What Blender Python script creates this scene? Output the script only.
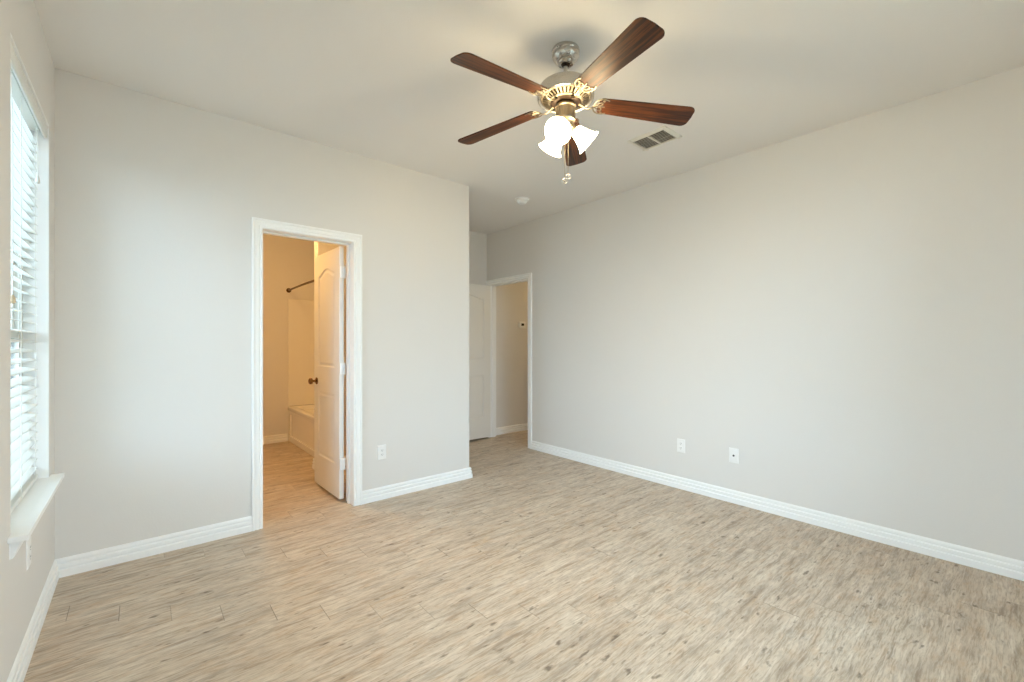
import bpy, bmesh, math
from math import sin, cos, pi, radians
from mathutils import Vector, Matrix

scene = bpy.context.scene
COL = scene.collection
for o in list(bpy.data.objects):
    bpy.data.objects.remove(o)

# ------------------------------------------------------------------ camera
YAW = 40.5                     # degrees to the right of +Y
CAM_Z = 1.257
cam_data = bpy.data.cameras.new('camera')
cam = bpy.data.objects.new('camera', cam_data)
COL.objects.link(cam)
cam.location = (0, 0, CAM_Z)
cam.rotation_euler = (radians(90), 0, -radians(YAW))
cam_data.sensor_fit = 'HORIZONTAL'
cam_data.sensor_width = 36.0
cam_data.lens = 436.0 / 1024.0 * 36.0
cam_data.shift_y = 3.0 / 1024.0
cam_data.clip_start = 0.02
scene.camera = cam

# ------------------------------------------------------------------ exposure / world
scene.view_settings.view_transform = 'Standard'
scene.view_settings.look = 'None'
scene.view_settings.gamma = 1.0
scene.view_settings.exposure = 0.0
scene.view_settings.use_curve_mapping = False
try:
    scene.cycles.use_denoising = True
    scene.cycles.max_bounces = 14
    scene.cycles.diffuse_bounces = 10
    scene.cycles.glossy_bounces = 5
    scene.cycles.transparent_max_bounces = 16
    scene.cycles.sample_clamp_indirect = 6.0
except Exception:
    pass

SKY = 10.4
world = bpy.data.worlds.new('overcast_sky')
scene.world = world
world.use_nodes = True
bg = world.node_tree.nodes['Background']
bg.inputs['Color'].default_value = (0.60, 0.795, 1.0, 1)
bg.inputs['Strength'].default_value = SKY

# sizes of the place (metres); +Y runs along the side walls, +X along the bathroom wall
XL, XR = -0.347, 3.580          # left (window) wall, right wall
YB, YF = -0.380, 3.375          # wall behind the camera, bathroom-door wall
YA = 4.720                      # back of the entry alcove / hallway wall
XA = 2.362                      # outer corner of the bathroom wall
CH = 2.740                      # ceiling
WT = 0.140
WIN = (2.322, 3.190, 0.587, 2.362)     # window 1 on the left wall: y0, y1, z0, z1
WIN2_ADDED = (-0.28, 1.30, 0.40, 2.45)     # unseen window added nearer the camera for more daylight
WINB_ADDED = (1.05, 2.70, 0.40, 2.45)      # wide unseen window added behind the camera for daylight: x0, x1, z0, z1

def portal(name, loc, rot, sx, sy):
    l = bpy.data.lights.new(name, 'AREA')
    l.shape = 'RECTANGLE'
    l.size, l.size_y = sx, sy
    l.cycles.is_portal = True
    o = bpy.data.objects.new(name, l)
    COL.objects.link(o)
    o.location, o.rotation_euler = loc, rot
for w_ in (WIN, WIN2_ADDED):
    portal('window_daylight', (XL - WT - 0.02, (w_[0] + w_[1]) / 2, (w_[2] + w_[3]) / 2), (0, -pi / 2, 0), w_[3] - w_[2], w_[1] - w_[0])
portal('window_daylight', ((WINB_ADDED[0] + WINB_ADDED[1]) / 2, YB - WT - 0.02, (WINB_ADDED[2] + WINB_ADDED[3]) / 2), (pi / 2, 0, 0), WINB_ADDED[1] - WINB_ADDED[0], WINB_ADDED[3] - WINB_ADDED[2])

# ------------------------------------------------------------------ materials
def srgb(r, g, b):
    f = lambda c: c / 12.92 if c <= 0.04045 else ((c + 0.055) / 1.055) ** 2.4
    return (f(r / 255), f(g / 255), f(b / 255), 1)

def base_mat(name, col, rough=0.5, metal=0.0, spec=0.5):
    m = bpy.data.materials.new(name)
    m.use_nodes = True
    p = m.node_tree.nodes['Principled BSDF']
    p.inputs['Base Color'].default_value = col
    p.inputs['Roughness'].default_value = rough
    p.inputs['Metallic'].default_value = metal
    p.inputs['Specular IOR Level'].default_value = spec
    return m, m.node_tree, p

def N(nt, typ, **kw):
    n = nt.nodes.new(typ)
    for k, v in kw.items():
        setattr(n, k, v)
    return n

def math_node(nt, op, a, b=None, c=None):
    n = N(nt, 'ShaderNodeMath', operation=op)
    for i, v in enumerate((a, b, c)):
        if v is None:
            continue
        if isinstance(v, (int, float)):
            n.inputs[i].default_value = v
        else:
            nt.links.new(v, n.inputs[i])
    return n.outputs[0]

def mix_col(nt, fac, a, b, blend='MIX'):
    n = N(nt, 'ShaderNodeMix', data_type='RGBA', blend_type=blend)
    for sock, v in ((n.inputs[0], fac), (n.inputs[6], a), (n.inputs[7], b)):
        if isinstance(v, (int, float)):
            sock.default_value = v
        elif isinstance(v, tuple):
            sock.default_value = v
        else:
            nt.links.new(v, sock)
    return n.outputs[2]

def ramp(nt, fac, stops):
    n = N(nt, 'ShaderNodeValToRGB')
    el = n.color_ramp.elements
    while len(el) < len(stops):
        el.new(0.5)
    for e, (p, c) in zip(el, stops):
        e.position = p
        e.color = c if isinstance(c, tuple) else (c, c, c, 1)
    nt.links.new(fac, n.inputs[0])
    return n.outputs[0]

def noise(nt, vec, scale, detail=2.0, rough=0.5):
    n = N(nt, 'ShaderNodeTexNoise')
    n.inputs['Scale'].default_value = scale
    n.inputs['Detail'].default_value = detail
    n.inputs['Roughness'].default_value = rough
    nt.links.new(vec, n.inputs['Vector'])
    return n.outputs['Fac']

def bump(nt, p, height, strength, dist):
    b = N(nt, 'ShaderNodeBump')
    b.inputs['Strength'].default_value = strength
    b.inputs['Distance'].default_value = dist
    nt.links.new(height, b.inputs['Height'])
    nt.links.new(b.outputs[0], p.inputs['Normal'])

def mat_paint(name, col, rough=0.85, tex=0.25):
    m, nt, p = base_mat(name, col, rough, 0, 0.3)
    g = N(nt, 'ShaderNodeNewGeometry')
    h = noise(nt, g.outputs['Position'], 140.0, 3.0)
    bump(nt, p, h, tex, 0.002)
    return m

def mat_floor():
    m, nt, p = base_mat('vinyl_plank', (0.5, 0.4, 0.3, 1), 0.42, 0, 0.4)
    g = N(nt, 'ShaderNodeNewGeometry')
    s = N(nt, 'ShaderNodeSeparateXYZ')
    nt.links.new(g.outputs['Position'], s.inputs[0])
    X, Y = s.outputs[0], s.outputs[1]
    PW, PL = 0.1536, 0.915
    v = math_node(nt, 'DIVIDE', math_node(nt, 'SUBTRACT', Y, 2.048), PW)
    row = math_node(nt, 'FLOOR', v)
    fv = math_node(nt, 'FRACT', v)
    u = math_node(nt, 'ADD', math_node(nt, 'DIVIDE', math_node(nt, 'SUBTRACT', X, 0.660), PL),
                  math_node(nt, 'MULTIPLY', row, 0.2))
    ui = math_node(nt, 'FLOOR', u)
    fu = math_node(nt, 'FRACT', u)
    wn = N(nt, 'ShaderNodeTexWhiteNoise', noise_dimensions='2D')
    cmb = N(nt, 'ShaderNodeCombineXYZ')
    nt.links.new(row, cmb.inputs[0]); nt.links.new(ui, cmb.inputs[1])
    nt.links.new(cmb.outputs[0], wn.inputs['Vector'])
    rnd = wn.outputs['Value']
    # grain coordinates: every plank gets its own slice of the pattern, gently wavy
    wc = N(nt, 'ShaderNodeCombineXYZ')
    nt.links.new(math_node(nt, 'MULTIPLY', X, 3.0), wc.inputs[0])
    nt.links.new(math_node(nt, 'MULTIPLY', Y, 9.0), wc.inputs[1])
    nt.links.new(math_node(nt, 'MULTIPLY', rnd, 90.0), wc.inputs[2])
    wav = math_node(nt, 'MULTIPLY', math_node(nt, 'SUBTRACT', noise(nt, wc.outputs[0], 1.0, 3.0, 0.6), 0.5), 0.034)
    YW = math_node(nt, 'ADD', Y, wav)
    def coords(sx, sy, sz=7.0):
        c = N(nt, 'ShaderNodeCombineXYZ')
        nt.links.new(math_node(nt, 'MULTIPLY', X, sx), c.inputs[0])
        nt.links.new(math_node(nt, 'MULTIPLY', YW, sy), c.inputs[1])
        nt.links.new(math_node(nt, 'MULTIPLY', rnd, sz * 10), c.inputs[2])
        return c.outputs[0]
    broad = noise(nt, coords(2.5, 9.0), 1.0, 3.0, 0.6)
    streak = noise(nt, coords(3.8, 42.0), 1.0, 6.0, 0.68)
    fine = noise(nt, coords(15.0, 150.0), 1.0, 4.0, 0.65)
    blot = noise(nt, coords(8.0, 17.0, 11.0), 1.0, 5.0, 0.65)
    grey = noise(nt, coords(5.0, 18.0, 3.0), 1.0, 5.0, 0.66)
    knot = noise(nt, coords(13.0, 34.0, 5.0), 1.0, 2.5, 0.5)
    col = ramp(nt, broad, [(0.32, srgb(194, 178, 159)), (0.50, srgb(206, 191, 172)), (0.68, srgb(214, 201, 183))])
    ochre = ramp(nt, blot, [(0.50, 0.0), (0.68, 1.0)])
    col = mix_col(nt, math_node(nt, 'MULTIPLY', ochre, 0.40), col, srgb(190, 150, 108))
    gy = ramp(nt, grey, [(0.50, 0.0), (0.66, 1.0)])
    col = mix_col(nt, math_node(nt, 'MULTIPLY', gy, 0.55), col, srgb(160, 148, 136))
    sk = ramp(nt, streak, [(0.32, 1.0), (0.47, 0.0)])
    col = mix_col(nt, math_node(nt, 'MULTIPLY', sk, 0.74), col, srgb(136, 116, 97))
    sk2 = ramp(nt, streak, [(0.54, 0.0), (0.68, 1.0)])
    col = mix_col(nt, math_node(nt, 'MULTIPLY', sk2, 0.50), col, srgb(234, 224, 210))
    fn = ramp(nt, fine, [(0.36, 1.0), (0.54, 0.0)])
    col = mix_col(nt, math_node(nt, 'MULTIPLY', fn, 0.55), col, srgb(152, 130, 108))
    kn = ramp(nt, knot, [(0.645, 0.0), (0.745, 1.0)])
    col = mix_col(nt, math_node(nt, 'MULTIPLY', kn, 0.75), col, srgb(100, 82, 66))
    tone = ramp(nt, rnd, [(0.0, 0.975), (1.0, 1.015)])
    col = mix_col(nt, 1.0, col, tone, 'MULTIPLY')
    # seams: butt ends dark, long edges faint
    du = math_node(nt, 'MULTIPLY', math_node(nt, 'MINIMUM', fu, math_node(nt, 'SUBTRACT', 1.0, fu)), PL)
    dv = math_node(nt, 'MULTIPLY', math_node(nt, 'MINIMUM', fv, math_node(nt, 'SUBTRACT', 1.0, fv)), PW)
    # ends show strongly only on the planks of some rows, as worn joints do
    end = math_node(nt, 'LESS_THAN', du, 0.0017)
    lng = math_node(nt, 'LESS_THAN', dv, 0.0010)
    col = mix_col(nt, math_node(nt, 'MULTIPLY', lng, 0.12), col, srgb(120, 102, 84))
    wend = math_node(nt, 'ADD', 0.10, math_node(nt, 'MULTIPLY', 0.65, math_node(nt, 'POWER', rnd, 1.6)))
    col = mix_col(nt, math_node(nt, 'MULTIPLY', end, wend), col, srgb(70, 58, 48))
    nt.links.new(col, p.inputs['Base Color'])
    rgh = math_node(nt, 'ADD', 0.40, math_node(nt, 'MULTIPLY', fine, 0.18))
    nt.links.new(rgh, p.inputs['Roughness'])
    bump(nt, p, math_node(nt, 'SUBTRACT', streak, math_node(nt, 'MAXIMUM', end, lng)), 0.25, 0.0008)
    return m

def mat_blade():
    m, nt, p = base_mat('walnut_veneer', (0.1, 0.04, 0.02, 1), 0.40, 0, 0.28)
    tc = N(nt, 'ShaderNodeTexCoord')
    oi = N(nt, 'ShaderNodeObjectInfo')
    mp = N(nt, 'ShaderNodeMapping')
    mp.inputs['Scale'].default_value = (2.6, 62.0, 1.0)
    nt.links.new(tc.outputs['Object'], mp.inputs['Vector'])
    va = N(nt, 'ShaderNodeVectorMath', operation='ADD')
    nt.links.new(mp.outputs[0], va.inputs[0])
    cm = N(nt, 'ShaderNodeCombineXYZ')
    nt.links.new(math_node(nt, 'MULTIPLY', oi.outputs['Random'], 30.0), cm.inputs[2])
    nt.links.new(cm.outputs[0], va.inputs[1])
    a = noise(nt, va.outputs[0], 1.0, 5.0, 0.65)
    col = ramp(nt, a, [(0.34, srgb(27, 14, 9)), (0.46, srgb(58, 29, 13)), (0.57, srgb(98, 53, 22)), (0.68, srgb(42, 21, 11))])
    nt.links.new(col, p.inputs['Base Color'])
    return m

def mat_nickel(name, col, rough):
    m, nt, p = base_mat(name, col, rough, 1.0)
    tc = N(nt, 'ShaderNodeTexCoord')
    mp = N(nt, 'ShaderNodeMapping')
    mp.inputs['Scale'].default_value = (30, 30, 900)
    nt.links.new(tc.outputs['Object'], mp.inputs['Vector'])
    rr = math_node(nt, 'ADD', rough - 0.03, math_node(nt, 'MULTIPLY', noise(nt, mp.outputs[0], 1.0, 2.0), 0.06))
    nt.links.new(rr, p.inputs['Roughness'])
    return m

def mat_glass_pane():
    m = bpy.data.materials.new('window_glass')
    m.use_nodes = True
    nt = m.node_tree
    nt.nodes.clear()
    out = N(nt, 'ShaderNodeOutputMaterial')
    mx = N(nt, 'ShaderNodeMixShader')
    tr = N(nt, 'ShaderNodeBsdfTransparent')
    tr.inputs[0].default_value = (0.95, 0.97, 0.96, 1)
    gl = N(nt, 'ShaderNodeBsdfGlossy')
    gl.inputs['Roughness'].default_value = 0.02
    fr = N(nt, 'ShaderNodeFresnel')
    fr.inputs[0].default_value = 1.25
    nt.links.new(fr.outputs[0], mx.inputs[0])
    nt.links.new(tr.outputs[0], mx.inputs[1])
    nt.links.new(gl.outputs[0], mx.inputs[2])
    nt.links.new(mx.outputs[0], out.inputs[0])
    return m

def mat_slat():
    m = bpy.data.materials.new('blind_slat')
    m.use_nodes = True
    nt = m.node_tree
    p = nt.nodes['Principled BSDF']
    p.inputs['Base Color'].default_value = srgb(238, 238, 234)
    p.inputs['Roughness'].default_value = 0.45
    mx = N(nt, 'ShaderNodeMixShader')
    mx.inputs[0].default_value = 0.04
    tl = N(nt, 'ShaderNodeBsdfTranslucent')
    tl.inputs[0].default_value = srgb(250, 250, 245)
    nt.links.new(p.outputs[0], mx.inputs[1])
    nt.links.new(tl.outputs[0], mx.inputs[2])
    nt.links.new(mx.outputs[0], nt.nodes['Material Output'].inputs[0])
    return m

def mat_lit_glass(name, col, strength):
    m, nt, p = base_mat(name, srgb(250, 245, 235), 0.35)
    p.inputs['Emission Color'].default_value = col
    p.inputs['Emission Strength'].default_value = strength
    return m

M = {}
M['wall'] = mat_paint('greige_wall_paint', srgb(226, 223, 219))
M['ceiling'] = mat_paint('ceiling_paint', srgb(234, 231, 227), 0.9, 0.3)
M['floor'] = mat_floor()
M['trim'] = base_mat('white_trim_paint', srgb(247, 247, 246), 0.45, 0, 0.3)[0]
M['door'] = base_mat('white_door_paint', srgb(238, 235, 229), 0.38)[0]
M['vinyl'] = base_mat('beige_window_vinyl', srgb(224, 221, 213), 0.5)[0]
M['glass'] = mat_glass_pane()
M['slat'] = mat_slat()
M['cord'] = base_mat('blind_cord', srgb(235, 234, 228), 0.7)[0]
M['tassel'] = base_mat('tan_tassel', srgb(205, 182, 150), 0.6)[0]
M['plate'] = base_mat('white_plastic', srgb(243, 242, 240), 0.35)[0]
M['slot'] = base_mat('dark_slot', srgb(60, 56, 52), 0.6)[0]
M['vent'] = base_mat('vent_enamel', srgb(226, 221, 210), 0.5)[0]
M['duct'] = base_mat('duct_interior', srgb(118, 112, 102), 0.8)[0]
M['blade'] = mat_blade()
M['nickel'] = mat_nickel('brushed_nickel', srgb(205, 198, 188), 0.28)
M['nickel_light'] = mat_nickel('satin_nickel', srgb(164, 150, 128), 0.42)
M['dark_metal'] = base_mat('dark_bronze_band', srgb(62, 46, 34), 0.4, 0.6)[0]
M['shade'] = mat_lit_glass('lit_frosted_glass', (1.0, 0.80, 0.48, 1), 30.0)
M['bulb'] = mat_lit_glass('lit_bulb', (1.0, 0.83, 0.52, 1), 760.0)
M['knob'] = base_mat('antique_brass', srgb(132, 92, 52), 0.25, 1.0)[0]
M['bronze'] = base_mat('bronze_rod', srgb(96, 68, 40), 0.35, 0.8)[0]
M['tub'] = base_mat('white_acrylic', srgb(240, 236, 228), 0.18)[0]
M['screen'] = base_mat('lcd_screen', srgb(48, 44, 40), 0.2)[0]
M['added_lamp_dome'] = mat_lit_glass('lit_added_bath_dome', (1.0, 0.58, 0.20, 1), 90.0)  # glow of the unseen lamp added in the bathroom
M['added_hall_dome'] = mat_lit_glass('lit_added_hall_dome', (1.0, 0.72, 0.33, 1), 26.0)  # glow of the unseen lamp added in the hallway
M['ground'] = base_mat('outdoor_ground', srgb(168, 168, 158), 0.9)[0]
M['rubber'] = base_mat('door_sweep', srgb(70, 60, 50), 0.8)[0]

# ------------------------------------------------------------------ mesh helpers
class MB:
    def __init__(self):
        self.bm = bmesh.new()
    def faces(self, verts, faces, T=None):
        vs = [self.bm.verts.new(T @ Vector(v) if T else Vector(v)) for v in verts]
        for f in faces:
            try:
                self.bm.faces.new([vs[i] for i in f])
            except ValueError:
                pass
        return vs
    def box(self, x0, x1, y0, y1, z0, z1, T=None):
        v = [(x0, y0, z0), (x1, y0, z0), (x1, y1, z0), (x0, y1, z0), (x0, y0, z1), (x1, y0, z1), (x1, y1, z1), (x0, y1, z1)]
        self.faces(v, [(3, 2, 1, 0), (4, 5, 6, 7), (0, 1, 5, 4), (1, 2, 6, 5), (2, 3, 7, 6), (3, 0, 4, 7)], T)
        return self
    def prism(self, poly, axis, a, b, T=None):
        """extrude a 2-D polygon along axis: 'x' -> (y,z), 'y' -> (x,z), 'z' -> (x,y)"""
        mk = {'x': lambda p, t: (t, p[0], p[1]), 'y': lambda p, t: (p[0], t, p[1]), 'z': lambda p, t: (p[0], p[1], t)}[axis]
        n = len(poly)
        v = [mk(p, a) for p in poly] + [mk(p, b) for p in poly]
        f = [tuple(range(n))[::-1], tuple(range(n, 2 * n))] + [(i, (i + 1) % n, n + (i + 1) % n, n + i) for i in range(n)]
        self.faces(v, f, T)
        return self
    def sweep(self, rings, closed_profile=True, cap=True, T=None):
        n = len(rings[0])
        v = [p for r in rings for p in r]
        f = []
        for i in range(len(rings) - 1):
            for j in range(n if closed_profile else n - 1):
                k = (j + 1) % n
                f.append((i * n + j, i * n + k, (i + 1) * n + k, (i + 1) * n + j))
        if cap and closed_profile:
            f.append(tuple(range(n))[::-1])
            f.append(tuple((len(rings) - 1) * n + j for j in range(n)))
        self.faces(v, f, T)
        return self
    def lathe(self, prof, n=40, T=None, cap_start=True, cap_end=True):
        """prof: list of (r, z)"""
        rings = [[(r * cos(2 * pi * k / n), r * sin(2 * pi * k / n), z) for k in range(n)] for r, z in prof]
        v = [p for r in rings for p in r]
        f = []
        for i in range(len(rings) - 1):
            for j in range(n):
                k = (j + 1) % n
                f.append((i * n + j, i * n + k, (i + 1) * n + k, (i + 1) * n + j))
        if cap_start:
            f.append(tuple(range(n))[::-1])
        if cap_end:
            f.append(tuple((len(rings) - 1) * n + j for j in range(n)))
        self.faces(v, f, T)
        return self
    def tube(self, pts, rad, n=8, T=None, flat=1.0):
        pts = [Vector(p) for p in pts]
        rs = rad if isinstance(rad, (list, tuple)) else [rad] * len(pts)
        rings = []
        up = Vector((0, 0, 1))
        for i, p in enumerate(pts):
            d = (pts[min(i + 1, len(pts) - 1)] - pts[max(i - 1, 0)]).normalized()
            ref = up if abs(d.dot(up)) < 0.95 else Vector((1, 0, 0))
            a = d.cross(ref).normalized()
            b = a.cross(d).normalized()
            rings.append([tuple(p + a * rs[i] * cos(2 * pi * k / n) + b * rs[i] * flat * sin(2 * pi * k / n)) for k in range(n)])
        self.sweep(rings, True, True, T)
        return self
    def build(self, name, mat, parent=None, smooth=None, bevel=None, loc=None):
        bmesh.ops.recalc_face_normals(self.bm, faces=self.bm.faces)
        me = bpy.data.meshes.new(name)
        self.bm.to_mesh(me)
        self.bm.free()
        o = bpy.data.objects.new(name, me)
        COL.objects.link(o)
        me.materials.append(mat)
        if smooth is not None:
            for p in me.polygons:
                p.use_smooth = True
            me.set_sharp_from_angle(angle=radians(smooth))
        if bevel:
            b = o.modifiers.new('bevel', 'BEVEL')
            b.width = bevel
            b.segments = 2
            b.limit_method = 'ANGLE'
            b.angle_limit = radians(40)
        if parent:
            o.parent = parent
        if loc:
            o.location = loc
        return o

def empty(name, loc=(0, 0, 0), rz=0.0):
    o = bpy.data.objects.new(name, None)
    o.empty_display_size = 0.1
    COL.objects.link(o)
    o.location = loc
    o.rotation_euler = (0, 0, rz)
    return o

def tag(o, label, cat, group=None):
    o['label'] = label
    o['category'] = cat
    if group:
        o['group'] = group
    return o

def structure(o, label=None, cat=None):
    o['kind'] = 'structure'
    if label:
        o['label'] = label
    if cat:
        o['category'] = cat
    return o

def smooth_curve(pts, n=6):
    """Catmull-Rom through the points"""
    P = [Vector(p) for p in pts]
    P = [P[0] * 2 - P[1]] + P + [P[-1] * 2 - P[-2]]
    out = []
    for i in range(1, len(P) - 2):
        for k in range(n):
            t = k / n
            a, b, c, d = P[i - 1], P[i], P[i + 1], P[i + 2]
            out.append(0.5 * ((2 * b) + (c - a) * t + (2 * a - 5 * b + 4 * c - d) * t * t + (3 * b - a - 3 * c + d) * t ** 3))
    out.append(P[-2].copy())
    return out

# ------------------------------------------------------------------ the shell
structure(MB().box(XL - WT, 6.1, YB - WT, 6.3, -0.12, 0).build('floor', M['floor']),
          'pale weathered wood-look plank floor running through all the rooms', 'floor')
structure(MB().box(XL - WT, 6.1, YB - WT, 6.3, CH, CH + 0.12).build('ceiling', M['ceiling']),
          'flat greige ceiling over the bedroom', 'ceiling')

b = MB()
ys = [YB - WT, WIN2_ADDED[0], WIN2_ADDED[1], WIN[0], WIN[1], YF + WT]
for i in range(5):
    if i in (1, 3):
        w = WIN2_ADDED if i == 1 else WIN
        b.box(XL - WT, XL, ys[i], ys[i + 1], 0, w[2] - 0.02)
        b.box(XL - WT, XL, ys[i], ys[i + 1], w[3], CH)
    else:
        b.box(XL - WT, XL, ys[i], ys[i + 1], 0, CH)
structure(b.build('wall_left', M['wall']), 'greige window wall along the left side', 'wall')

structure(MB().box(XL, WINB_ADDED[0], YB - WT, YB, 0, CH).box(WINB_ADDED[1], XR, YB - WT, YB, 0, CH)
          .box(WINB_ADDED[0], WINB_ADDED[1], YB - WT, YB, 0, WINB_ADDED[2] - 0.02).box(WINB_ADDED[0], WINB_ADDED[1], YB - WT, YB, WINB_ADDED[3], CH)
          .build('wall_behind', M['wall']), 'greige wall behind the camera', 'wall')

# bathroom-door wall, with a rounded outer corner
BD = (0.640, 1.260, 2.045)                                   # clear opening x0, x1, height
JT = 0.016
b = MB()
b.box(XL, BD[0] - JT, YF, YF + WT, 0, CH)
b.box(BD[0] - JT, BD[1] + JT, YF, YF + WT, BD[2] + JT, CH)
r = 0.016
arc = [(XA - r + r * sin(t), YF + r - r * cos(t)) for t in [radians(a) for a in range(0, 91, 15)]]
b.prism([(BD[1] + JT, YF)] + arc + [(XA, YF + WT), (BD[1] + JT, YF + WT)], 'z', 0, CH)
structure(b.build('wall_far', M['wall'], smooth=25), 'greige wall holding the bathroom doorway', 'wall')
structure(MB().box(XA - 0.11, XA, YF + WT, 6.18, 0, CH).build('wall_alcove_side', M['wall']), 'greige wall between alcove and bathroom', 'wall')
structure(MB().box(XA, XR + 0.10, YA, YA + 0.11, 0, CH).build('wall_alcove', M['wall']), 'greige end wall of the entry alcove', 'wall')
# right wall with the entry doorway
ED = (3.887, 4.652, 2.045)                                   # clear opening y0, y1, height
structure(MB().box(XR, XR + 0.10, YB - WT, ED[0] - JT, 0, CH).box(XR, XR + 0.10, ED[1] + JT, YA, 0, CH)
          .box(XR, XR + 0.10, ED[0] - JT, ED[1] + JT, ED[2] + JT, CH).build('wall_right', M['wall']), 'long bare greige wall on the right', 'wall')
# hallway
structure(MB().box(XR + 0.10, 6.1, YA, YA + 0.11, 0, CH).build('wall_hall_far', M['wall']), 'hallway wall seen through the entry doorway', 'wall')
structure(MB().box(XR + 0.10, 6.1, 3.30, 3.40, 0, CH).build('wall_hall_near', M['wall']), 'near wall of the hallway', 'wall')
structure(MB().box(6.0, 6.1, 3.40, YA, 0, CH).build('wall_hall_end', M['wall']), 'end wall of the hallway', 'wall')
# bathroom
structure(MB().box(0.15, XA, 6.18, 6.30, 0, CH).build('wall_bath_far', M['wall']), 'end wall of the bathroom', 'wall')
structure(MB().box(0.05, 0.15, YF + WT, 6.18, 0, CH).build('wall_bath_left', M['wall']), 'left wall of the bathroom', 'wall')
structure(MB().box(1.345, XA - 0.11, 4.56, 4.67, 0, CH).build('wall_bath_wing', M['wall'], bevel=0.01), 'short wing wall at the head of the bathtub', 'wall')
# outdoors
structure(MB().box(-40, 40, -40, 40, -0.45, -0.35).build('ground', M['ground']), 'pale ground outside', 'ground')

# ------------------------------------------------------------------ baseboards and casings
BB = [(0, 0), (0.018, 0), (0.018, 0.035), (0.016, 0.039), (0.009, 0.041), (0.009, 0.046), (0.015, 0.050), (0.015, 0.064),
      (0.013, 0.068), (0.006, 0.070), (0.006, 0.076), (0.011, 0.080), (0.010, 0.090), (0.005, 0.098), (0, 0.100)]
def baseboard(name, path, label):
    """path: 2-D points with the wall on the left-hand side of travel's right ... the board grows to the right of travel"""
    P = [Vector((x, y)) for x, y in path]
    rings = []
    for i, p in enumerate(P):
        d0 = (P[i] - P[i - 1]).normalized() if i else (P[1] - P[0]).normalized()
        d1 = (P[i + 1] - P[i]).normalized() if i < len(P) - 1 else d0
        n0, n1 = Vector((d0.y, -d0.x)), Vector((d1.y, -d1.x))
        m = (n0 + n1)
        m = m / m.dot(n0)
        rings.append([(p.x + m.x * t, p.y + m.y * t, z) for t, z in BB])
    return structure(MB().sweep(rings).build(name, M['trim'], smooth=20), label, 'baseboard')
CW = 0.066
baseboard('baseboard_left', [(XL, YB), (XL, YF), (BD[0] - CW, YF)], 'white stepped baseboard under the window and along the bathroom wall')
baseboard('baseboard_far', [(BD[1] + CW, YF), (XA, YF), (XA, YF + 0.06), (XA, YA), (XR, YA)][:3] + [(XA, YA - 0.001)], 'white stepped baseboard right of the bathroom doorway, turning the corner')
baseboard('baseboard_alcove', [(XA + 0.016, YA), (XR, YA)], 'white baseboard at the end of the alcove')
baseboard('baseboard_right', [(XR, ED[0] - CW), (XR, YB)], 'long white stepped baseboard on the right wall')
baseboard('baseboard_behind', [(XR - 0.016, YB), (XL + 0.016, YB)], 'white baseboard behind the camera')
baseboard('baseboard_hall', [(XR + 0.10, YA), (6.0, YA)], 'white baseboard of the hallway wall')
baseboard('baseboard_bath_far', [(0.15, 6.18), (1.455, 6.18)], 'white baseboard on the bathroom end wall')
baseboard('baseboard_bath_wing', [(1.345, 4.67), (1.345, 4.56), (XA - 0.11, 4.56)], 'white baseboard around the bathroom wing wall')

CP = [(0, 0), (0, 0.010), (0.004, 0.0135), (0.012, 0.0135), (0.016, 0.010), (0.020, 0.010), (0.025, 0.015), (0.040, 0.016),
      (0.044, 0.013), (0.048, 0.013), (0.053, 0.020), (0.064, 0.020), (0.066, 0.017), (0.066, 0)]
def casing(name, T, a, b_, h, label):
    """door casing on a wall plane; local x across, z up, -y out of the wall"""
    rings = []
    for k in range(4):
        ring = []
        for u, t in CP:
            x = (a - u) if k < 2 else (b_ + u)
            z = 0.0 if k in (0, 3) else h + u
            ring.append((x, -t, z))
        rings.append(ring)
    return structure(MB().sweep(rings, T=T).build(name, M['trim'], smooth=20), label, 'door casing')
def jamb(b, T, a, b_, h, depth, stop):
    for (x0, x1, z0, z1) in ((a - JT, a, 0, h + JT), (b_, b_ + JT, 0, h + JT), (a, b_, h, h + JT)):
        b.box(x0, x1, 0, depth, z0, z1, T)
    s = 0.011
    for (x0, x1, z0, z1) in ((a, a + s, 0, h), (b_ - s, b_, 0, h), (a + s, b_ - s, h - s, h)):
        b.box(x0, x1, stop - 0.035, stop, z0, z1, T)
    return b
T_b = Matrix.Translation((0, YF, 0))
T_b2 = Matrix.Translation((0, YF + WT, 0)) @ Matrix.Rotation(pi, 4, 'Z')
casing('trim_1', T_b, BD[0], BD[1], BD[2], 'white moulded casing around the bathroom doorway')
casing('trim_2', T_b2, -BD[1], -BD[0], BD[2], 'white casing on the bathroom side of the doorway')
structure(jamb(MB(), T_b, BD[0], BD[1], BD[2], WT, 0.10).build('trim_3', M['trim'], bevel=0.001), 'white jamb lining the bathroom doorway', 'door jamb')
T_e = Matrix.Translation((XR, 0, 0)) @ Matrix.Rotation(-pi / 2, 4, 'Z')       # local x -> -Y, local -y -> -X
T_e2 = Matrix.Translation((XR + 0.10, 0, 0)) @ Matrix.Rotation(pi / 2, 4, 'Z')
casing('trim_4', T_e, -ED[1], -ED[0], ED[2], 'white moulded casing around the entry doorway')
casing('trim_5', T_e2, ED[0], ED[1], ED[2], 'white casing on the hallway side of the entry')
structure(jamb(MB(), T_e, -ED[1], -ED[0], ED[2], 0.10, 0.082).build('trim_6', M['trim'], bevel=0.001), 'white jamb lining the entry doorway', 'door jamb')

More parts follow.
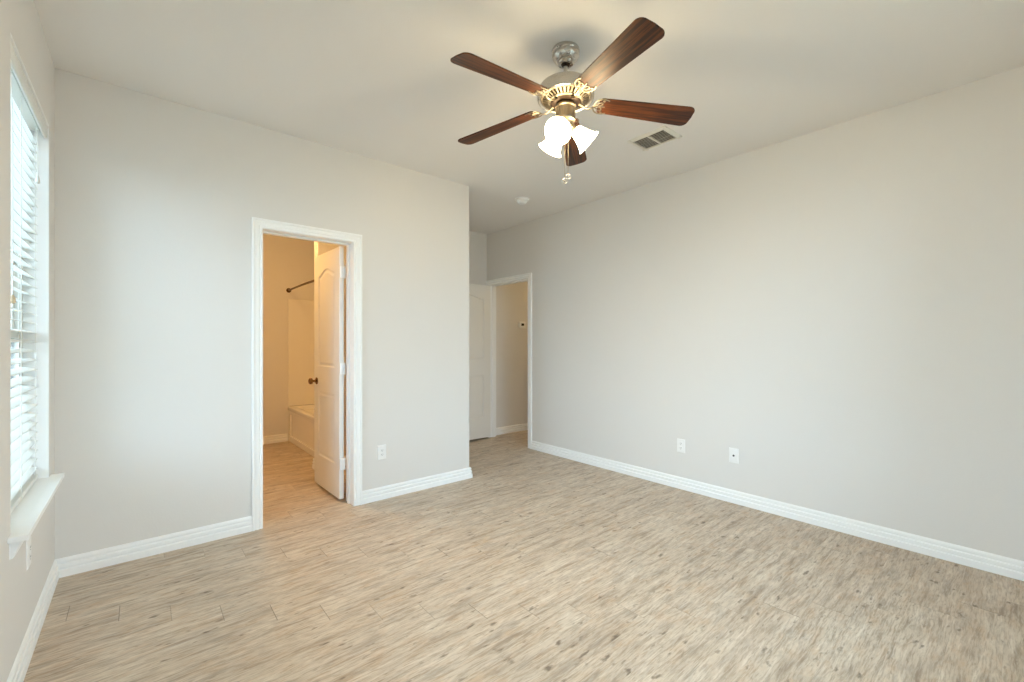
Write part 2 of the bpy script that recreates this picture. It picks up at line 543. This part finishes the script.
# ------------------------------------------------------------------ panel doors
def panel_loop(x0, x1, z0, z1, arch, inset, n=12):
    """outline of a door panel, arched on top by `arch`, shrunk by inset"""
    x0 += inset; x1 -= inset; z0 += inset; z1 -= inset
    pts = [(x0, z0), (x1, z0)]
    if arch <= 0:
        return pts + [(x1, z1), (x0, z1)]
    for k in range(n + 1):
        t = k / n
        x = x1 + (x0 - x1) * t
        z = z1 + arch * (0.5 - 0.5 * cos(2 * pi * t)) ** 0.8
        pts.append((x, z))
    return pts

def door_slab(name, parent, w, h, t):
    z0 = 0.022
    st = 0.108
    panels = [(st, w - st, 0.285, 0.845, 0.0), (st, w - st, 1.065, 1.845, 0.05)]
    bm = bmesh.new()
    def loop(pts, y):
        return [bm.verts.new((x, y, z)) for x, z in pts]
    def edges(vs):
        return [bm.edges.get((vs[i], vs[(i + 1) % len(vs)])) or bm.edges.new((vs[i], vs[(i + 1) % len(vs)])) for i in range(len(vs))]
    outs = []
    for y, s in ((t, 1), (0.0, -1)):
        out = loop([(0, z0), (w, z0), (w, h), (0, h)], y)
        outs.append(out)
        es = edges(out)
        for (x0, x1, a, b_, ar) in panels:
            prev = loop(panel_loop(x0, x1, a, b_, ar, 0.0), y)
            es += edges(prev)
            for ins, dep in ((0.007, 0.0075), (0.020, 0.0075), (0.034, 0.002)):
                cur = loop(panel_loop(x0, x1, a, b_, ar, ins), y - s * dep)
                for i in range(len(cur)):
                    k = (i + 1) % len(cur)
                    bm.faces.new((prev[i], prev[k], cur[k], cur[i]))
                prev = cur
            bm.faces.new(prev)
        bmesh.ops.triangle_fill(bm, use_beauty=True, edges=es)
    for i in range(4):
        k = (i + 1) % 4
        bm.faces.new((outs[0][i], outs[0][k], outs[1][k], outs[1][i]))
    b = MB()
    b.bm.free()
    b.bm = bm
    return b.build(name, M['door'], parent)

def knob(parent, x, z, t):
    for s in (1, -1):
        T = Matrix.Translation((x, t if s > 0 else 0, z)) @ Matrix.Rotation(-s * pi / 2, 4, 'X')
        MB().lathe([(0.031, 0), (0.031, 0.004), (0.026, 0.009), (0.012, 0.012), (0.010, 0.032), (0.014, 0.036), (0.024, 0.040), (0.028, 0.050),
                    (0.027, 0.060), (0.020, 0.067), (0.008, 0.070)], 24, T).build('door_knob', M['knob'], parent, smooth=40)

def hinge(parent, z, lx, T=None):
    b = MB()
    b.box(-lx, 0.0, -0.001, 0.0345, z - 0.044, z + 0.044)
    b.lathe([(0.0062, z - 0.047), (0.0062, z + 0.047)], 12, Matrix.Translation((-0.008, -0.004, 0)))
    b.box(-lx - 0.008, 0.0, -0.004, -0.001, z - 0.044, z + 0.044)
    return b.build('hinge', M['trim'], parent, smooth=30)

d1 = structure(empty('door_1', (1.243, 3.528, 0), radians(91.2)), 'white two-panel bathroom door standing open', 'door')
door_slab('door_panel', d1, 0.607, 2.034, 0.035)
knob(d1, 0.607 - 0.065, 0.93, 0.035)
for z in (0.30, 1.06, 1.83):
    hinge(d1, z, 0.016)
d2 = structure(empty('door_2', (XR - 0.019, 4.647, 0), pi), 'white two-panel entry door swung open against the alcove end', 'door')
door_slab('door_panel', d2, 0.74, 2.034, 0.035)
knob(d2, 0.74 - 0.065, 0.93, 0.035)
for z in (0.30, 1.06, 1.83):
    hinge(d2, z, 0.010)

# ------------------------------------------------------------------ windows
def window_unit(name, T, w, z0, z1, label, sill=True):
    """single-hung window seen from the room; local x along the wall, +y outwards (0 = wall face), z up"""
    root = structure(empty(name), label, 'window')
    root.matrix_world = T
    h0, h1 = z0, z1
    f = MB()
    fw = 0.034
    for (a, b_, c, d) in ((0, fw, h0, h1), (w - fw, w, h0, h1), (fw, w - fw, h0, h0 + fw), (fw, w - fw, h1 - fw, h1)):
        f.box(a, b_, 0.088, 0.138, c, d)
    f.build('window_frame', M['vinyl'], root, bevel=0.002)
    mid = 1.300
    sw = 0.03
    for nm, ya, yb, c, d in (('lower_sash', 0.094, 0.112, h0 + fw, mid + 0.02), ('upper_sash', 0.113, 0.131, mid - 0.02, h1 - fw)):
        s = MB()
        s.box(fw, fw + sw, ya, yb, c, d).box(w - fw - sw, w - fw, ya, yb, c, d)
        s.box(fw + sw, w - fw - sw, ya, yb, c, c + 0.036).box(fw + sw, w - fw - sw, ya, yb, d - 0.036, d)
        so = s.build(nm, M['vinyl'], root, bevel=0.002)
        MB().box(fw + sw - 0.004, w - fw - sw + 0.004, (ya + yb) / 2 - 0.002, (ya + yb) / 2 + 0.002, c + 0.03, d - 0.03).build('pane', M['glass'], so)
    l = MB()
    l.box(-0.0005, 0.010, 0.001, 0.088, h0, h1).box(w - 0.010, w + 0.0005, 0.001, 0.088, h0, h1).box(0.010, w - 0.010, 0.001, 0.088, h1 - 0.010, h1 + 0.0005)
    l.build('return_lining', M['trim'], root)
    if sill:
        horn, nose, th = 0.052, 0.050, 0.020
        pr = [(-horn, 0.0), (0.001, 0.0), (0.001, 0.088), (w - 0.001, 0.088), (w - 0.001, 0.0), (w + horn, 0.0), (w + horn, -nose + 0.003), (w + horn - 0.003, -nose), (-horn + 0.003, -nose), (-horn, -nose + 0.003)]
        MB().prism(pr, 'z', h0 - th, h0).build('window_sill', M['trim'], root, bevel=0.005)
        a0 = h0 - th
        ap = [(0, a0), (-0.030, a0), (-0.030, a0 - 0.010), (-0.024, a0 - 0.014), (-0.021, a0 - 0.024), (-0.017, a0 - 0.040), (-0.014, a0 - 0.050), (-0.014, a0 - 0.056), (-0.008, a0 - 0.064), (0, a0 - 0.066)]
        MB().prism(ap, 'x', -0.018, w + 0.018).build('apron', M['trim'], root, smooth=25)
    return root
T_l = lambda y: Matrix.Translation((XL, y, 0)) @ Matrix.Rotation(pi / 2, 4, 'Z')     # local x -> +Y, local y -> -X
window_unit('window_1', T_l(WIN[0]), WIN[1] - WIN[0], WIN[2], WIN[3], 'tall window with white sill at the left edge')
window_unit('added_window_2', T_l(WIN2_ADDED[0]), WIN2_ADDED[1] - WIN2_ADDED[0], WIN2_ADDED[2], WIN2_ADDED[3], 'added unseen second window of the left wall, for daylight')
window_unit('added_window_3', Matrix.Translation((WINB_ADDED[1], YB, 0)) @ Matrix.Rotation(pi, 4, 'Z'), WINB_ADDED[1] - WINB_ADDED[0], WINB_ADDED[2], WINB_ADDED[3], 'added unseen wide window behind the camera, for daylight')

def window_blind(T, w, z0, z1, label, slat_tilt):
    root = empty('window_blind')
    root.matrix_world = T
    tag(root, label, 'window blind', 'white slat blinds over the windows')
    g = 0.013
    yc = 0.062                                     # slat centre depth behind the wall face
    # valance + head rail
    MB().prism([(0.007, z1 - 0.074), (0.012, z1 - 0.076), (0.018, z1 - 0.072), (0.018, z1 - 0.013), (0.011, z1 - 0.013), (0.007, z1 - 0.017), (0.004, z1 - 0.023), (0.004, z1 - 0.062)], 'x', g, w - g).build('valance', M['slat'], root, smooth=30)
    MB().box(g + 0.003, w - g - 0.003, 0.030, 0.082, z1 - 0.050, z1 - 0.011).build('head_rail', M['slat'], root, bevel=0.003)
    zb = z0 + 0.022
    pitch = 0.0445
    top = z1 - 0.085
    n = int((top - zb) / pitch)
    tilt = radians(slat_tilt)
    me = None
    for k in range(n):
        zc = zb + pitch * (k + 0.9)
        if me is None:
            rings = []
            for x in (g, w - g):
                ring = []
                for q in range(9):
                    s = -0.025 + 0.05 * q / 8
                    ring.append((x, s, 0.0022 * (1 - (s / 0.025) ** 2) + 0.0014))
                for q in range(8, -1, -1):
                    s = -0.025 + 0.05 * q / 8
                    ring.append((x, s, 0.0022 * (1 - (s / 0.025) ** 2) - 0.0014))
                rings.append(ring)
            o = MB().sweep(rings).build('slat', M['slat'], root, smooth=40)
            me = o.data
        else:
            o = bpy.data.objects.new('slat', me)
            COL.objects.link(o)
            o.parent = root
        o.location = (0, yc, zc)
        o.rotation_euler = (tilt, 0, 0)
    MB().box(g, w - g, yc - 0.026, yc + 0.026, zb - 0.018, zb + 0.002).build('bottom_rail', M['slat'], root, bevel=0.003)
    for x in (0.10, w / 2, w - 0.10):
        for y in (yc - 0.0275, yc + 0.0275):
            MB().tube([(x, y, zb - 0.005), (x, y, z1 - 0.05)], 0.0014, 6).build('ladder_cord', M['cord'], root)
    for x, zz in ((0.185, 1.415),):
        c = MB().tube([(x, 0.026, z1 - 0.075), (x, 0.022, z1 - 0.3), (x, 0.022, zz + 0.03)], 0.0014, 6).build('lift_cord', M['cord'], root)
        MB().lathe([(0.003, 0.03), (0.006, 0.022), (0.0085, 0.006), (0.0085, 0.0), (0.004, -0.003)], 12, Matrix.Translation((x, 0.022, zz))).build('tassel', M['tassel'], c, smooth=40)
    for x in (w - 0.13, w - 0.115):
        c = MB().tube([(x, 0.026, z1 - 0.075), (x, 0.024, z1 - 0.30)], 0.0012, 6).build('tilt_cord', M['cord'], root)
        MB().lathe([(0.003, 0.03), (0.005, 0.022), (0.007, 0.006), (0.007, 0.0), (0.004, -0.003)], 12, Matrix.Translation((x, 0.024, z1 - 0.33))).build('tassel', M['cord'], c, smooth=40)
    return root
window_blind(T_l(WIN[0]), WIN[1] - WIN[0], WIN[2], WIN[3], 'white horizontal slat blind lowered over the tall window at left', 16)
window_blind(Matrix.Translation((WINB_ADDED[1], YB, 0)) @ Matrix.Rotation(pi, 4, 'Z'), WINB_ADDED[1] - WINB_ADDED[0], WINB_ADDED[2], WINB_ADDED[3], 'white slat blind over the added wide window behind the camera', 20)  # unseen blind added to spread daylight from the added rear window
window_blind(T_l(WIN2_ADDED[0]), WIN2_ADDED[1] - WIN2_ADDED[0], WIN2_ADDED[2], WIN2_ADDED[3], 'white slat blind over the added second window beside the camera', 36)  # unseen blind, tilted to diffuse daylight from the added side window

# ------------------------------------------------------------------ ceiling fan
FX, FY = 1.633, 1.496
fan = tag(empty('ceiling_fan', (FX, FY, CH)), 'five-blade walnut ceiling fan with three lit glass shades', 'ceiling fan')
zz = lambda z: z - CH
MB().lathe([(0.066, zz(2.74)), (0.069, zz(2.735)), (0.069, zz(2.724)), (0.064, zz(2.719)), (0.067, zz(2.714)), (0.067, zz(2.704)), (0.062, zz(2.692)), (0.050, zz(2.682)),
            (0.042, zz(2.676)), (0.043, zz(2.671)), (0.036, zz(2.664)), (0.024, zz(2.664)), (0.022, zz(2.672))], 48).build('canopy', M['nickel'], fan, smooth=35)
MB().lathe([(0.006, zz(2.682)), (0.018, zz(2.678)), (0.023, zz(2.668)), (0.020, zz(2.659)), (0.012, zz(2.654))], 24).build('hanger_ball', M['dark_metal'], fan, smooth=40)
MB().lathe([(0.0105, zz(2.67)), (0.0105, zz(2.575)), (0.018, zz(2.573)), (0.018, zz(2.560))], 24).build('downrod', M['nickel'], fan, smooth=35)
hs = MB().lathe([(0.020, zz(2.576)), (0.034, zz(2.572)), (0.040, zz(2.565)), (0.095, zz(2.563)), (0.118, zz(2.559)), (0.130, zz(2.550)), (0.1345, zz(2.540)), (0.1355, zz(2.518)), (0.141, zz(2.516)),
                 (0.142, zz(2.496)), (0.140, zz(2.488)), (0.135, zz(2.485)), (0.126, zz(2.490)), (0.120, zz(2.498))], 64).build('motor_housing', M['nickel'], fan, smooth=35)
b = MB()
for k in range(36):
    a = 2 * pi * k / 36
    b.box(-0.022, 0.022, -0.0042, 0.0042, -0.004, 0.004, Matrix.Rotation(a, 4, 'Z') @ Matrix.Translation((0.101, 0, zz(2.486))) @ Matrix.Rotation(-math.atan2(0.016, 0.038), 4, 'Y'))
b.lathe([(0.116, zz(2.500)), (0.126, zz(2.495)), (0.125, zz(2.489)), (0.117, zz(2.488))], 48, None, False, False)
b.lathe([(0.088, zz(2.482)), (0.088, zz(2.474)), (0.078, zz(2.470)), (0.078, zz(2.480))], 48, None, False, False)
b.build('vent_grille', M['nickel_light'], fan)
MB().lathe([(0.124, zz(2.505)), (0.084, zz(2.486)), (0.076, zz(2.480)), (0.076, zz(2.470)), (0.064, zz(2.464)), (0.030, zz(2.462))], 48).build('flywheel', M['dark_metal'], fan, smooth=35)

BL0, BZ = -35.88, 2.4805
DROOP = radians(4.65)
def blade_outline():
    pts = []
    r0, r1, w0, w1 = 0.160, 0.657, 0.050, 0.067
    def corner(cx, cy, rad, a0, a1, n=6):
        return [(cx + rad * cos(radians(a0 + (a1 - a0) * k / n)), cy + rad * sin(radians(a0 + (a1 - a0) * k / n))) for k in range(n + 1)]
    pts += corner(r1 - 0.034, w1 - 0.034, 0.034, 90, 15)
    pts += [(r1 + 0.002, 0.0)]
    pts += corner(r1 - 0.034, -w1 + 0.034, 0.034, -15, -90)
    pts += corner(r0 + 0.030, -w0 + 0.022, 0.022, -100, -170)
    pts += corner(r0 + 0.030, w0 - 0.022, 0.022, 170, 100)
    return pts
def tilt_T(pitch):
    return Matrix.Rotation(pitch, 4, 'X')
blade_me = None
iron_me = None
for k in range(5):
    a = radians(BL0 - 72 * k)
    if blade_me is None:
        bo = MB().prism(blade_outline(), 'z', -0.003, 0.003, tilt_T(-radians(12))).build('blade', M['blade'], fan, bevel=0.0015)
        blade_me = bo.data
        # ornate bracket: curved arm, a crown of scrolls holding the blade root
        i = MB()
        arm = smooth_curve([(0.058, 0, -0.004), (0.080, 0, -0.012), (0.105, 0, -0.022), (0.128, 0, -0.020), (0.146, 0, -0.010)], 5)
        i.tube(arm, [0.0085 - 0.003 * q / len(arm) for q in range(len(arm))], 10, None, 0.6)
        T12 = tilt_T(-radians(12))
        for s in (1, -1):
            c = smooth_curve([(0.144, 0.000, -0.010), (0.146, 0.018 * s, -0.009), (0.156, 0.036 * s, -0.007), (0.174, 0.047 * s, -0.0055), (0.196, 0.048 * s, -0.0050), (0.216, 0.041 * s, -0.0045)], 5)
            i.tube(c, [0.0046 - 0.0016 * q / len(c) for q in range(len(c))], 8, T12, 0.7)
            c = smooth_curve([(0.146, 0.004 * s, -0.010), (0.160, 0.013 * s, -0.008), (0.176, 0.026 * s, -0.006), (0.188, 0.022 * s, -0.005), (0.184, 0.010 * s, -0.005), (0.168, 0.003 * s, -0.006)], 5)
            i.tube(c, 0.0034, 8, T12, 0.7)
            i.lathe([(0.006, -0.0075), (0.006, -0.003)], 12, T12 @ Matrix.Translation((0.190, 0.037 * s, 0)))
        c = smooth_curve([(0.150, 0, -0.009), (0.175, 0, -0.006), (0.202, 0, -0.0048)], 5)
        i.tube(c, [0.0046 - 0.002 * q / len(c) for q in range(len(c))], 8, T12, 0.7)
        io = i.build('blade_bracket', M['nickel_light'], bo, smooth=40)
        iron_me = io.data
    else:
        bo = bpy.data.objects.new('blade', blade_me)
        COL.objects.link(bo)
        bo.parent = fan
        m_ = bo.modifiers.new('bevel', 'BEVEL')
        m_.width, m_.segments, m_.limit_method = 0.0015, 2, 'ANGLE'
        io = bpy.data.objects.new('blade_bracket', iron_me)
        COL.objects.link(io)
        io.parent = bo
    bo.location = (0, 0, zz(BZ))
    bo.rotation_euler = (0, DROOP, a)

# light kit
b = MB()
prof = [(0.042, zz(2.466)), (0.050, zz(2.460)), (0.053, zz(2.454)), (0.053, zz(2.446)), (0.048, zz(2.442))]
b.lathe(prof + [(0.046, zz(2.392)), (0.050, zz(2.388)), (0.048, zz(2.380)), (0.036, zz(2.372)), (0.030, zz(2.352)), (0.018, zz(2.344)), (0.006, zz(2.340))], 48)
for k in range(20):
    a = 2 * pi * k / 20
    b.tube([(0.047 * cos(a), 0.047 * sin(a), zz(2.442)), (0.046 * cos(a), 0.046 * sin(a), zz(2.392))], 0.0035, 6)
b.build('switch_housing', M['nickel_light'], fan, smooth=35)
for az in (-155, -35, 85):
    a = radians(az)
    drop = radians(42)                                   # how far the shade axis dips below level
    T = Matrix.Rotation(a, 4, 'Z') @ Matrix.Translation((0.030, 0, zz(2.358))) @ Matrix.Rotation(pi / 2 + drop, 4, 'Y')   # local z runs out along the shade
    MB().lathe([(0.012, -0.010), (0.012, 0.012), (0.020, 0.016), (0.023, 0.022), (0.023, 0.034), (0.019, 0.036)], 24, T).build('lamp_socket', M['nickel_light'], fan, smooth=35)
    outer = [(0.020, 0.026), (0.026, 0.030), (0.031, 0.040), (0.036, 0.056), (0.041, 0.074), (0.047, 0.092), (0.056, 0.110), (0.066, 0.122)]
    inner = [(r_ - 0.003, z_ + 0.001) for r_, z_ in outer[::-1]]
    sh = MB().lathe(outer + inner, 40, T, False, False).build('lamp_shade', M['shade'], fan, smooth=50)
    MB().lathe([(0.010, 0.036), (0.012, 0.052), (0.022, 0.070), (0.026, 0.085), (0.022, 0.100), (0.010, 0.109), (0.002, 0.111)], 24, T).build('bulb', M['bulb'], sh, smooth=60)
for dx, dz, ln in ((-0.004, 0, 0.262), (0.013, 0, 0.240)):
    px, py = dx * cos(radians(YAW)), -dx * sin(radians(YAW))
    c = MB().tube([(px, py, zz(2.352)), (px, py, zz(2.352) - ln)], 0.0014, 6).build('pull_chain', M['nickel_light'], fan)
    zb = zz(2.352) - ln
    b = MB()
    ring = [(px + 0.012 * cos(t) * cos(radians(YAW)), py - 0.012 * cos(t) * sin(radians(YAW)), zb - 0.012 + 0.012 * sin(t)) for t in [2 * pi * q / 20 for q in range(21)]]
    b.tube(ring, 0.0018, 6)
    b.lathe([(0.001, zb - 0.005), (0.004, zb - 0.008), (0.004, zb - 0.014), (0.001, zb - 0.017)], 10, Matrix.Translation((px, py, 0)))
    b.build('chain_pendant', M['nickel'], c, smooth=40)

# ------------------------------------------------------------------ ceiling vent and smoke detector
vx0, vx1, vy0, vy1 = 2.738, 2.916, 1.606, 1.849
vent = tag(empty('ceiling_vent', ((vx0 + vx1) / 2, (vy0 + vy1) / 2, CH)), 'white louvered air vent in the ceiling right of the fan', 'air vent')
hx, hy = (vx1 - vx0) / 2, (vy1 - vy0) / 2
fl = 0.030
b = MB()
for s in (1, -1):
    b.prism([(s * hx, -0.003), (s * hx, -0.011), (s * (hx + 0.006), -0.011), (s * (hx + fl), -0.003), (s * (hx + fl), -0.0005)], 'y', -hy - fl, hy + fl)
    b.prism([(s * hy, -0.003), (s * hy, -0.011), (s * (hy + 0.006), -0.011), (s * (hy + fl), -0.003), (s * (hy + fl), -0.0005)], 'x', -hx - fl, hx + fl)
b.box(-hx, hx, -0.006, 0.006, -0.012, -0.002)
b.build('vent_frame', M['vent'], vent)
MB().box(-hx, hx, -hy, hy, -0.0016, -0.0006).build('duct_opening', M['duct'], vent)
for s in (1, -1):
    for k in range(9):
        x = -hx + 2 * hx * (k + 0.5) / 9
        ang = radians(-24 if s > 0 else -36)
        MB().box(-0.0085, 0.0085, 0.008 if s > 0 else -hy, hy if s > 0 else -0.008, -0.0006, 0.0006, Matrix.Translation((x, 0, -0.0075)) @ Matrix.Rotation(ang, 4, 'Y')).build('louver', M['vent'], vent)
    if s < 0:
        MB().box(0.012, 0.016, -hy, -0.006, -0.013, -0.011).build('damper_bar', M['vent'], vent)

sd = tag(empty('smoke_detector', (2.974, 3.324, CH)), 'round white smoke detector on the ceiling near the alcove', 'smoke detector')
MB().lathe([(0.072, 0.0), (0.074, -0.006), (0.072, -0.014), (0.064, -0.018), (0.058, -0.018)], 40).build('base', M['plate'], sd, smooth=35)
MB().lathe([(0.054, -0.014), (0.052, -0.026), (0.047, -0.038), (0.036, -0.048), (0.018, -0.053), (0.004, -0.054)], 40).build('dome', M['plate'], sd, smooth=50)

# ------------------------------------------------------------------ plates on the walls
def wall_plate(name, T, label, cat, kind, w=0.073, h=0.116):
    root = empty(name)
    root.matrix_world = T                               # local x across, z up, -y into the room
    tag(root, label, cat, 'white power outlets along the walls' if cat == 'outlet' else None)
    d = 0.006
    rings = []
    for (ins, y) in ((0.0, 0.0), (0.0, -0.002), (0.003, -0.0055), (0.006, -d)):
        rings.append([(-w / 2 + ins, y, -h / 2 + ins), (w / 2 - ins, y, -h / 2 + ins), (w / 2 - ins, y, h / 2 - ins), (-w / 2 + ins, y, h / 2 - ins)])
    MB().sweep(rings).build('cover_plate', M['plate'], root)
    if kind == 'duplex':
        for s in (1, -1):
            T2 = Matrix.Translation((0, -d, s * 0.0195)) @ Matrix.Rotation(pi / 2, 4, 'X')
            ro = MB().lathe([(0.0170, 0), (0.0165, 0.0016), (0.004, 0.0018)], 24, T2).build('receptacle', M['plate'], root, smooth=30)
            q = MB()
            for xo in (-0.006, 0.006):
                q.box(xo - 0.0011, xo + 0.0011, -d - 0.0022, -d - 0.0008, s * 0.0195 - 0.001, s * 0.0195 + 0.007)
            q.lathe([(0.0024, 0.0008), (0.0024, 0.0022)], 12, Matrix.Translation((0, -d, s * 0.0195 - 0.0075)) @ Matrix.Rotation(pi / 2, 4, 'X'))
            q.build('slots', M['slot'], ro)
        MB().lathe([(0.003, 0), (0.0025, 0.001)], 12, Matrix.Translation((0, -d, 0)) @ Matrix.Rotation(pi / 2, 4, 'X')).build('screw', M['plate'], root)
    elif kind == 'decora':
        MB().box(-0.0168, 0.0168, -d - 0.0018, -d + 0.001, -0.0335, 0.0335).build('insert', M['plate'], root, bevel=0.001)
        q = MB()
        for s in (1, -1):
            for xo in (-0.006, 0.006):
                q.box(xo - 0.0011, xo + 0.0011, -d - 0.0024, -d - 0.001, s * 0.017 - 0.003, s * 0.017 + 0.005)
            q.lathe([(0.0022, 0.001), (0.0022, 0.0024)], 12, Matrix.Translation((0, -d, s * 0.017 - 0.0085)) @ Matrix.Rotation(pi / 2, 4, 'X'))
        q.build('slots', M['slot'], root)
    else:
        TT = Matrix.Translation((0, -d, 0)) @ Matrix.Rotation(pi / 2, 4, 'X')
        MB().lathe([(0.0075, 0), (0.0075, 0.003), (0.0048, 0.003), (0.0048, 0.010), (0.0015, 0.010)], 16, TT).build('coax_jack', M['slot'], root, smooth=30)
        for s in (1, -1):
            MB().lathe([(0.003, 0), (0.0025, 0.001)], 12, Matrix.Translation((0, -d, s * 0.042)) @ Matrix.Rotation(pi / 2, 4, 'X')).build('screw', M['plate'], root)
    return root
T_right = lambda y, z: Matrix.Translation((XR, y, z)) @ Matrix.Rotation(-pi / 2, 4, 'Z')
wall_plate('wall_outlet', T_right(1.927, 0.373), 'white outlet plate on the right wall, nearer the entry doorway', 'outlet', 'duplex')
wall_plate('cable_jack', T_right(1.4845, 0.374), 'white cable jack plate with one dark centre on the right wall', 'cable jack', 'coax')
wall_plate('wall_outlet', Matrix.Translation((1.493, YF, 0.380)), 'white outlet plate right of the bathroom doorway', 'outlet', 'decora')
wall_plate('wall_outlet', T_l(2.635) @ Matrix.Translation((0, 0, 0.405)) , 'white outlet plate below the window sill at left', 'outlet', 'duplex')

th = empty('thermostat')
th.matrix_world = Matrix.Translation((4.215, YA, 1.533))
tag(th, 'small white thermostat with dark screen on the hallway wall', 'thermostat')
MB().box(-0.062, 0.062, -0.024, 0, -0.048, 0.048).build('case', M['plate'], th, bevel=0.006)
MB().box(-0.026, 0.026, -0.0255, -0.022, -0.014, 0.022).build('screen', M['screen'], th, bevel=0.001)
MB().box(-0.040, 0.040, -0.0255, -0.022, -0.036, -0.024).build('button_bar', M['plate'], th, bevel=0.001)

# ------------------------------------------------------------------ bathroom fittings
TX0, TX1, TY0, TY1, TZ = 1.458, XA - 0.112, 4.672, 6.178, 0.452
tub = tag(empty('bathtub', ((TX0 + TX1) / 2, (TY0 + TY1) / 2, 0)), 'white alcove bathtub with panelled apron beyond the bathroom door', 'bathtub')
def rrect(x0, x1, y0, y1, r_, z, n=5):
    out = []
    for cx, cy, a0 in ((x1 - r_, y1 - r_, 0), (x0 + r_, y1 - r_, 90), (x0 + r_, y0 + r_, 180), (x1 - r_, y0 + r_, 270)):
        for k in range(n + 1):
            t = radians(a0 + 90 * k / n)
            out.append((cx + r_ * cos(t), cy + r_ * sin(t), z))
    return out
cx, cy = (TX0 + TX1) / 2, (TY0 + TY1) / 2
R_ = lambda ins, r_, z, e=0.0: rrect(TX0 + ins - cx, TX1 - ins - cx, TY0 + ins * 1.1 + e - cy, TY1 - ins * 1.1 - e - cy, r_, z)
MB().sweep([R_(0.004, 0.004, 0.40), R_(0.0, 0.006, 0.415), R_(0.0, 0.006, 0.442), R_(0.010, 0.008, TZ), R_(0.070, 0.09, TZ), R_(0.085, 0.10, 0.437), R_(0.105, 0.11, 0.30),
            R_(0.135, 0.12, 0.12, 0.03), R_(0.175, 0.12, 0.085, 0.06)], True, True).build('basin', M['tub'], tub, smooth=40)
b = MB()
b.box(TX0 + 0.030 - cx, TX0 + 0.045 - cx, TY0 - cy, TY1 - cy, 0.0, 0.405)
b.box(TX0 + 0.012 - cx, TX0 + 0.032 - cx, TY0 - cy, TY1 - cy, 0.0, 0.075)
b.box(TX0 + 0.012 - cx, TX0 + 0.032 - cx, TY0 - cy, TY0 + 0.07 - cy, 0.075, 0.405)
b.box(TX0 + 0.012 - cx, TX0 + 0.032 - cx, TY1 - 0.07 - cy, TY1 - cy, 0.075, 0.405)
arch = [(TY0 + 0.07 - cy, 0.405)] + [(TY0 + 0.07 - cy + (TY1 - TY0 - 0.14) * k / 16, 0.405 - 0.055 + 0.03 * sin(pi * k / 16)) for k in range(17)] + [(TY1 - 0.07 - cy, 0.405)]
b.prism(arch, 'x', TX0 + 0.012 - cx, TX0 + 0.032 - cx)
b.build('apron', M['tub'], tub, bevel=0.004)

sur = tag(empty('tub_surround', (cx, cy, TZ)), 'pale glossy wall panels rising above the bathtub', 'tub surround')
for nm, (x0, x1, y0, y1) in (('back_panel', (TX0 + 0.004, TX1, TY1 - 0.016, TY1)), ('side_panel', (TX1 - 0.016, TX1, TY0 + 0.017, TY1 - 0.017)), ('head_panel', (TX0 + 0.004, TX1, TY0, TY0 + 0.016))):
    q = MB().box(x0 - cx, x1 - cx, y0 - cy, y1 - cy, 0.001, 1.39)
    q.build(nm, M['tub'], sur, bevel=0.006)
MB().box(TX1 - 0.15 - cx, TX1 - 0.02 - cx, TY1 - 0.12 - cy, TY1 - 0.017 - cy, 0.62, 0.645).build('corner_shelf', M['tub'], sur, bevel=0.006)

rod = tag(empty('shower_rod', (1.47, cy, 1.952)), 'bronze shower curtain rod above the bathtub', 'shower rod')
pts = [(-0.018 * sin(pi * k / 14), -0.747 + 1.494 * k / 14, 0) for k in range(15)]
MB().tube(pts, 0.0125, 14).build('rod', M['bronze'], rod, smooth=40)
for s in (1, -1):
    MB().lathe([(0.030, 0), (0.030, 0.005), (0.020, 0.012), (0.016, 0.022)], 24, Matrix.Translation((0, s * 0.753, 0)) @ Matrix.Rotation(s * pi / 2, 4, 'X')).build('flange', M['bronze'], rod, smooth=35)

added_hall_light = tag(empty('added_ceiling_light', (5.1, 4.05, CH)), 'unseen warm dome light added on the hallway ceiling', 'added ceiling light')  # unseen lamp added to brighten the hallway and alcove
MB().lathe([(0.16, 0), (0.165, -0.006), (0.16, -0.026), (0.148, -0.028)], 40).build('base', M['nickel'], added_hall_light, smooth=35)
MB().lathe([(0.147, -0.026), (0.143, -0.046), (0.120, -0.075), (0.080, -0.094), (0.030, -0.102), (0.004, -0.103)], 40).build('dome', M['added_hall_dome'], added_hall_light, smooth=60)
added_bath_light = tag(empty('added_ceiling_light', (0.80, 4.45, CH)), 'unseen warm dome light added on the bathroom ceiling', 'added ceiling light')  # unseen fixture added to give the bathroom its warm light
MB().lathe([(0.16, 0), (0.165, -0.006), (0.16, -0.026), (0.148, -0.028)], 40).build('base', M['nickel'], added_bath_light, smooth=35)
MB().lathe([(0.147, -0.026), (0.143, -0.046), (0.120, -0.075), (0.080, -0.094), (0.030, -0.102), (0.004, -0.103)], 40).build('dome', M['added_lamp_dome'], added_bath_light, smooth=60)
